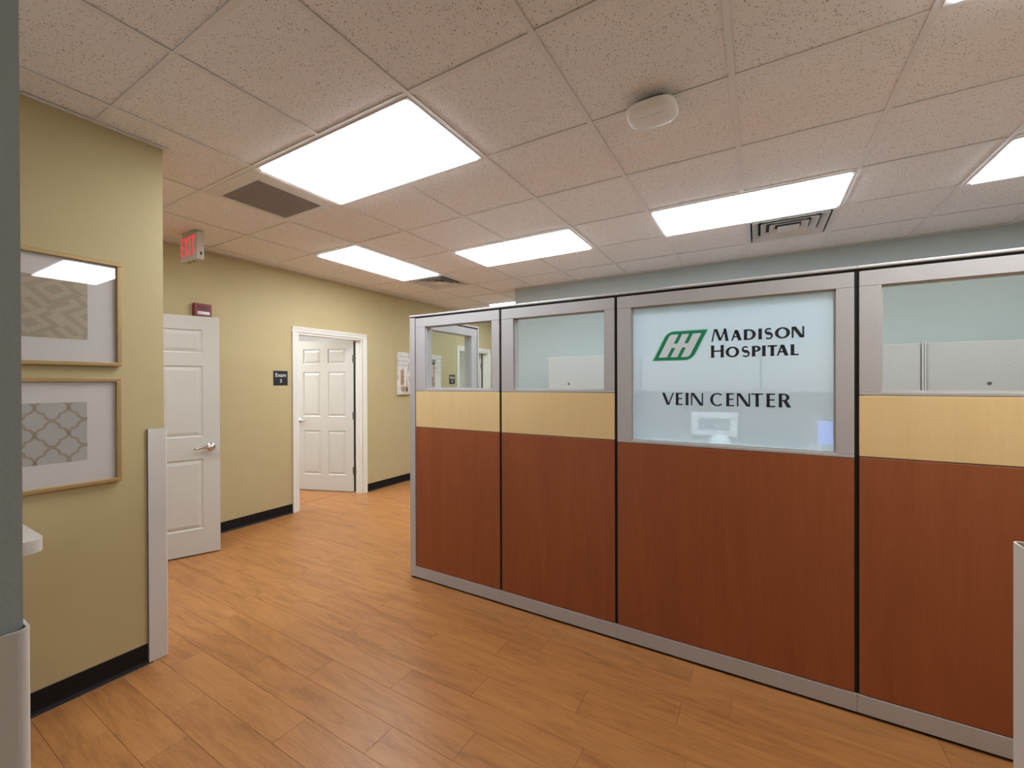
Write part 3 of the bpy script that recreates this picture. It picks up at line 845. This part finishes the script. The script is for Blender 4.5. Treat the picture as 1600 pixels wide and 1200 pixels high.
# ================================================================== CORNER GUARDS
def guard(label, corner, dirs, leg=0.076, hgt=1.219, off=0.011, r=0.008):
    """L-shaped guard round an outside corner; dirs = the two unit vectors along which the wall faces run away from the corner"""
    (ax, ay), (bx, by) = dirs
    t = thing('corner_guard', label, 'corner guard', (corner[0], corner[1], 0), 0, 'wall corner guards')
    th = 0.0025
    def path(o, rad):
        # outward normals: face along a has normal -b, face along b has normal -a
        pts = [(ax * leg - bx * o, ay * leg - by * o)]
        cx, cy = -ax * o - bx * o + (ax + bx) * rad, -ay * o - by * o + (ay + by) * rad
        for k in range(7):
            q = math.radians(90 * k / 6)
            pts.append((cx - bx * rad * math.cos(q) - ax * rad * math.sin(q), cy - by * rad * math.cos(q) - ay * rad * math.sin(q)))
        pts.append((bx * leg - ax * o, by * leg - ay * o))
        return pts
    o, i = path(off, r), path(off - th, r - th)
    m = MB()
    n = len(o)
    V = [[m.bm.verts.new((p[0], p[1], z)) for p in L] for z in (0.003, hgt) for L in (o, i)]
    for k in range(n - 1):
        m.bm.faces.new((V[0][k], V[0][k + 1], V[2][k + 1], V[2][k])); m.bm.faces.new((V[1][k], V[3][k], V[3][k + 1], V[1][k + 1]))
        m.bm.faces.new((V[2][k], V[2][k + 1], V[3][k + 1], V[3][k])); m.bm.faces.new((V[0][k], V[1][k], V[1][k + 1], V[0][k + 1]))
    for k in (0, n - 1): m.bm.faces.new((V[0][k], V[2][k], V[3][k], V[1][k]))
    part('cover', m, M['guard'], t)
    # returns closing the legs to the wall, and a retainer behind
    m = MB()
    for (px, py), (qx, qy) in (((ax, ay), (bx, by)), ((bx, by), (ax, ay))):
        xs = sorted((px * (leg - .003), px * leg)) if px else sorted((-qx * 0.0, -qx * off))
        ys_ = sorted((py * (leg - .003), py * leg)) if py else sorted((-qy * 0.0, -qy * off))
        m.box(xs[0], xs[1], ys_[0], ys_[1], 0.003, hgt)
    part('edge_return', m, M['guard'], t)
    return t
guard('beige vinyl corner guard on the wall end beside the open white door', (XL, 1.003), ((0, -1), (-1, 0)))
guard('beige vinyl corner guard close by at the bottom left, on the blue-grey corner', (-0.621, 0.1045), ((0, -1), (-1, 0)), off=0.012, r=0.009)
guard('beige vinyl corner guard at the bottom right edge of the view', (0.335, 0.896), ((0, -1), (1, 0)), off=0.012, r=0.009)

# ================================================================== WALL THINGS
# ---- framed prints on the left wall
def framed(label, y0, y1, z0, z1, kind):
    t = thing('framed_print', label, 'picture', (XL, (y0 + y1) / 2, z0), 0, 'framed prints on the tan wall end')
    h, H_ = (y1 - y0) / 2, z1 - z0
    f, d = 0.018, 0.026
    def bar(pts_yz0, pts_yz1):
        pass
    for nm, b in (('frame_bar', (-h, h, H_ - f, H_)), ('frame_bar', (-h, h, 0, f)), ('frame_bar', (-h, -h + f, f, H_ - f)), ('frame_bar', (h - f, h, f, H_ - f))):
        part(nm, MB().box(0.002, d, b[0], b[1], b[2], b[3], 0.0025, 2), M['gold'], t)
    part('backing', MB().box(0.001, 0.006, -h + .004, h - .004, .004, H_ - .004), M['mount'], t)
    part('mount', MB().box(0.006, 0.009, -h + f, h - f, f, H_ - f), M['mount'], t)
    pz0, pz1, py0, py1 = 0.121, H_ - 0.113, -h + 0.122, h - 0.120
    pr = part('print', MB().box(0.009, 0.0095, py0, py1, pz0, pz1), M['print1' if kind == 1 else 'print2'], t)
    bm = bmesh.new()
    def ribbon(p, q, w_, x=0.0099):
        dy, dz = q[0] - p[0], q[1] - p[1]; L = math.hypot(dy, dz) or 1
        ny, nz = -dz / L * w_ / 2, dy / L * w_ / 2
        bm.faces.new([bm.verts.new((x, a, b)) for a, b in ((p[0] - ny, p[1] - nz), (q[0] - ny, q[1] - nz), (q[0] + ny, q[1] + nz), (p[0] + ny, p[1] + nz))])
    if kind == 1:      # diagonal fretwork drawn from a cell mask on a turned grid
        mask = ["11111110", "00000010", "01111010", "01001010", "01001011", "01111000", "00001111", "11101000"]
        cu, ang = 0.0185, math.radians(38)
        ca, sa = math.cos(ang), math.sin(ang)
        for a in range(-26, 27):
            for b in range(-26, 27):
                if mask[a % 8][(b + (a // 8) * 3) % 8] == '1':
                    P4 = []
                    for u, v in ((a, b), (a + 1, b), (a + 1, b + 1), (a, b + 1)):
                        P4.append((0.0099, cu * 1.25 * (u * ca - v * sa), H_ / 2 + cu * 0.95 * (u * sa + v * ca)))
                    bm.faces.new([bm.verts.new(p) for p in P4])
    else:              # quatrefoil medallions touching at their points
        A_, B_ = 0.053, 0.060
        for a in range(-4, 5):
            for b in range(-4, 5):
                cy, cz = 0.024 + a * 2 * A_, H_ / 2 + 0.0 + b * 2 * B_
                for sy, sz in ((1, 1), (1, -1), (-1, 1), (-1, -1)):
                    o_, i_ = [], []
                    for k in range(25):
                        u = k / 24
                        off = 0.0085 * abs(math.sin(2 * math.pi * u)) ** 0.8 - 0.0035
                        w2 = 0.0052
                        L = math.hypot(A_, B_); ny, nz = B_ / L, A_ / L
                        for lst, o in ((o_, off + w2), (i_, off - w2)):
                            y_, z_ = A_ * (1 - u) + ny * o, B_ * u + nz * o
                            lst.append((cy + sy * max(y_, 0.0), cz + sz * max(z_, 0.0)))
                    for k in range(24):
                        bm.faces.new([bm.verts.new((0.0099, p[0], p[1])) for p in (o_[k], o_[k + 1], i_[k + 1], i_[k])])
    for co, no in (((0, py0, 0), (0, -1, 0)), ((0, py1, 0), (0, 1, 0)), ((0, 0, pz0), (0, 0, -1)), ((0, 0, pz1), (0, 0, 1))):
        bmesh.ops.bisect_plane(bm, geom=bm.verts[:] + bm.edges[:] + bm.faces[:], plane_co=co, plane_no=no, clear_outer=True)
    me = bpy.data.meshes.new('print_pattern'); bm.to_mesh(me); bm.free(); me.materials.append(M['print1b' if kind == 1 else 'print2b'])
    link('print_pattern', me, pr)
    part('glass', MB().box(0.013, 0.015, -h + f, h - f, f, H_ - f), M['pglass'], t)
    return t
framed('upper gold-framed print of a tan fret pattern, light panels reflected in its glass', 0.305, 0.826, 1.542, 2.050, 1)
framed('lower gold-framed print of a taupe quatrefoil lattice on pale grey', 0.305, 0.822, 0.976, 1.484, 2)

# ---- wall plaques
def plaque(label, y0, y1, z0, z1, lines):
    t = thing('room_sign', label, 'sign', (XY, (y0 + y1) / 2, z0), 0, 'exam room plaques')
    part('plate', MB().box(0.0005, 0.006, -(y1 - y0) / 2, (y1 - y0) / 2, 0, z1 - z0, 0.001), M['signblk'], t)
    for body, size, zc in lines:
        me = text_mesh(body, size, M['signtxt'], 1.02, 0.0004)
        me.transform(Matrix.Translation((0.0066, 0, zc)) @ Matrix(((0, 0, 1, 0), (1, 0, 0, 0), (0, 1, 0, 0), (0, 0, 0, 1))))
        link('lettering', me, t)
    return t
plaque('black Exam 3 plaque left of the exam doorway', 2.618, 2.775, 1.434, 1.592, [('Exam', 0.056, 0.110), ('3', 0.056, 0.046)])
plaque('black Exam 4 plaque seen through the leftmost partition window', 5.610, 5.767, 1.434, 1.592, [('Exam', 0.056, 0.110), ('4', 0.056, 0.046)])

# ---- canvas on the tan wall, half hidden by the partition post
t = thing('canvas_painting', 'pale canvas painting of a weathered column, cut by the partition post', 'picture', (XY, 4.887, 1.284))
h, H_ = 0.480, 0.620
cv = part('canvas', MB().box(0.001, 0.034, -h, h, 0, H_, 0.003), M['canvas'], t)
def patch(nm, y0, y1, z0, z1, m): part(nm, MB().box(0.0335, 0.0354 if nm == 'painted_seam' else 0.0350, y0, y1, z0, z1), m, cv)
patch('painted_plank', -h + .006, -h + .10, .375, H_ - .006, M['canvpale']); patch('painted_plank', -h + .11, -h + .20, .40, H_ - .006, M['canvpale'])
for zz_ in (.43, .49, .55):
    patch('painted_seam', -h + .004, -h + .21, zz_, zz_ + .005, M['canvgrey'])
    patch('painted_seam', h - .11, h - .004, zz_, zz_ + .004, M['canvgrey'])
patch('painted_board', -h + .02, -h + .045, .12, .36, M['canvwhite']); patch('painted_board', -h + .05, -h + .115, .14, .355, M['canvbrown'])
patch('painted_board', -h + .12, -h + .16, .12, .40, M['canvwhite']); patch('painted_base', -h + .06, -h + .19, .05, .12, M['canvbrown'])
patch('painted_shadow', -h + .165, -h + .19, .04, .10, M['canvgrey'])
patch('painted_plank', h - .105, h - .006, .35, H_ - .006, M['canvpale']); patch('painted_column', h - .20, h - .16, .10, .50, M['canvbrown'])
patch('painted_capital', h - .30, h - .13, .545, .575, M['canvwhite']); patch('painted_capital', h - .29, h - .14, .50, .545, M['canvgrey'])
patch('painted_capital', h - .26, h - .165, .46, .50, M['canvgrey']); patch('painted_band', h - .16, h - .11, .10, .33, M['canvwhite'])
patch('painted_base', h - .26, h - .12, .012, .035, M['canvgrey']); patch('painted_shadow', h - .235, h - .205, .12, .27, M['canvgrey'])

# ---- exit sign, hanging from the ceiling
t = thing('exit_sign', 'ivory exit sign with red letters hung from the ceiling near the tan wall', 'exit sign', (-4.078, 1.690, 2.474))
part('housing', MB().box(-.147, .147, -.025, .025, 0, .222, .003, 2), M['exitbody'], t)
part('canopy', MB().box(-.10, .10, -.03, .03, .222, .2345, .002), M['exitbody'], t)
part('side_switch', MB().box(.1465, .1485, -.004, .008, .035, .060), M['black'], t)
for x in (-.06, .02): part('bottom_slot', MB().box(x, x + .03, -.006, .006, -.0012, .001), M['black'], t)
mb = MB()
def q(*pts): mb.prism([(x, z) for x, z in pts], 'y', -.0265, -.0245)
def R_(x0, x1, z0, z1): q((x0, z0), (x1, z0), (x1, z1), (x0, z1))
zb, zt, s_ = 0.045, 0.200, 0.017
R_(-.132, -.132 + s_, zb, zt)
for z in (zb, (zb + zt) / 2 - s_ / 2, zt - s_): R_(-.132 + s_, -.082, z, z + s_)
q((-.071, zb), (-.052, zb), (-.001, zt), (-.020, zt)); q((-.071, zt), (-.052, zt), (-.001, zb), (-.020, zb))
R_(.014, .014 + s_, zb, zt)
R_(.070, .070 + s_, zb, zt); R_(.043, .114, zt - s_, zt)
part('exit_lettering', mb, M['exitred'], t)
# chevron marks of the sign face
# ---- strobe alarm on the wall above the open door
t = thing('fire_strobe', 'dark red fire alarm strobe on the tan wall above the open door', 'fire alarm', (XY, 1.938, 2.058))
part('backbox', MB().box(0.0, 0.042, -.072, .072, 0, .142, .004, 2), M['alarm'], t)
part('strobe_lens', MB().tube([(.045, -.052, .052), (.045, -.047, .052), (.045, .047, .052), (.045, .052, .052)], [.006, .018, .018, .006], 14), M['strobe'], t, True)
part('speaker_slots', MB().box(.0415, .0432, -.05, .05, .085, .090).box(.0415, .0432, -.05, .05, .100, .105).box(.0415, .0432, -.05, .05, .115, .120), M['black'], t)

# ---- wireless access point on the ceiling
t = thing('access_point', 'rounded white wireless access point under the ceiling above the partition', 'access point', (-0.408, 1.955, 2.640))
def rounded_slab(hx, hy, prof, n=9, e=3.2):
    """superellipse slab; prof = (inset, z)"""
    m = MB(); rings = []
    cnt = 4 * n
    for ins, z in prof:
        R = []
        for k in range(cnt):
            a = 2 * math.pi * k / cnt
            ca, sa = math.cos(a), math.sin(a)
            R.append(m.bm.verts.new(((hx - ins) * math.copysign(abs(ca) ** (2 / e), ca), (hy - ins) * math.copysign(abs(sa) ** (2 / e), sa), z)))
        rings.append(R)
    for A, B in zip(rings, rings[1:]):
        for k in range(cnt): m.bm.faces.new((A[k], A[(k + 1) % cnt], B[(k + 1) % cnt], B[k]))
    m.bm.faces.new(rings[0]); m.bm.faces.new(rings[-1][::-1])
    return m
part('cover', rounded_slab(.110, .098, [(.060, -.002), (.030, .000), (.014, .004), (.004, .012), (.0, .022), (.002, .032), (.008, .037)]), M['ap'], t, True)
part('mounting_bracket', MB().box(-.055, .055, -.045, .045, .036, .068), M['black'], t)
for a, b in ((-.05, -.02), (0.0, .05)): part('ridge', MB().tube([(a, -.03, -.002), (b, -.03, -.002)], [.0022, .0022], 8), M['ap'], t)

# ---- rounded counter end behind the near corner
t = thing('wall_counter', 'pale counter with a rounded corner peeking out behind the blue-grey corner', 'counter', (-2.745, 0.113, 0))
pts = [(0, 0), (0.375, 0)]
cx, cy, r = 0.375 - 0.05, 0.378 - 0.05, 0.05
for k in range(9):
    a = math.radians(90 * k / 8); pts.append((cx + r * math.cos(a), cy + r * math.sin(a)))
pts.append((0, 0.378))
part('top', MB().prism(pts, 'z', 0.812, 0.862), M['counter'], t)
part('bracket', MB().prism([(0.0, 0.50), (0.012, 0.50), (0.25, 0.79), (0.25, 0.812), (0.0, 0.812)], 'y', 0.16, 0.19), M['wsteel'], t)

# ================================================================== INSIDE THE CUBICLE
BIN = [(-2.114, -1.055, 'oatmeal fabric overhead bin seen through the second window, its left edge free'), (-1.045, 0.02, 'oatmeal fabric overhead bin behind the left half of the frosted pane'),
       (0.03, 1.105, 'oatmeal fabric overhead bin left of the grey joint in the rightmost window'), (1.130, 2.20, 'oatmeal fabric overhead bin right of the grey joint in the rightmost window')]
for a, b, l in BIN:
    t = thing('overhead_bin', l, 'cabinet', (a, 4.45, 1.36), 0, 'overhead bins on the blue wall')
    w_ = b - a
    part('body', MB().box(0, w_, 0.022, YB - 4.45, 0, .388), M['bin'], t)
    part('flipper_door', MB().box(0.004, w_ - .004, 0, .020, .004, .392, .004, 2), M['fabric'], t)
    lx = 0.262 if a < 0 else 0.345
    part('lock', MB().lathe([(0, 0), (.013, 0), (.013, .003), (.010, .005), (0, .005)], 20, Matrix.Translation((lx, 0.001, .078)) @ Matrix.Rotation(math.radians(90), 4, 'X')), M['hinge'], t)
t = thing('bin_joint_post', 'grey vertical joint strip between the two overhead bins in the rightmost window', 'post', (1.1175, 4.44, 1.36))
part('strip', MB().box(-.0115, -.003, -.006, .02, 0, .40).box(.003, .0115, -.006, .02, 0, .40).box(-.003, .003, .006, .02, 0, .40), M['silver'], t)
# back work surface with two monitors
t = thing('work_surface', 'grey work surface under the overhead bins, blurred by the frosted pane', 'desk', (0, 0, 0))
part('top', MB().box(-2.1, 2.3, 3.98, 4.90, .71, .74, .003), M['desk'], t)
for x in (-2.08, -0.6, 0.9, 2.26): part('support', MB().box(x, x + .03, 4.3, 4.88, 0, .71), M['bin'], t)
def monitor(label, x, y, z0, w_, h_, rz, frame_m, screen_m, zdesk=0.74):
    t = thing('monitor', label, 'monitor', (x, y, zdesk), rz, 'monitors on the work surface')
    zz = z0 - zdesk
    part('bezel', MB().box(-w_ / 2, w_ / 2, -.012, .018, zz, zz + h_, .004), frame_m, t)
    part('screen', MB().box(-w_ / 2 + .06, w_ / 2 - .06, -.0135, -.011, zz + .055, zz + h_ - .05), screen_m, t)
    part('stand', MB().tube([(0, .02, .008), (0, .03, zz + h_ * .4)], [.022, .018], 12), frame_m, t)
    part('base', MB().lathe([(0, 0), (.10, 0), (.10, .006), (.03, .012), (0, .012)], 24), frame_m, t)
    return t
monitor('white-framed monitor showing faintly through the lower middle of the frosted pane', -0.352, 4.33, 0.955, 0.386, 0.215, 0.0, M['mon'], M['monb'])
monitor('monitor with a blue glowing screen at the lower right of the frosted pane', 0.62, 4.30, 0.88, 0.50, 0.30, 0.0, M['monb'], M['screen'])
t = thing('canister', 'white dome-topped container in front of the white-framed monitor', 'container', (-0.285, 4.10, 0.74))
part('body', MB().lathe([(0, 0), (.075, 0), (.08, .01), (.09, .15), (.083, .20), (.06, .235), (.025, .25), (0, .252)], 28), M['mon'], t, True)
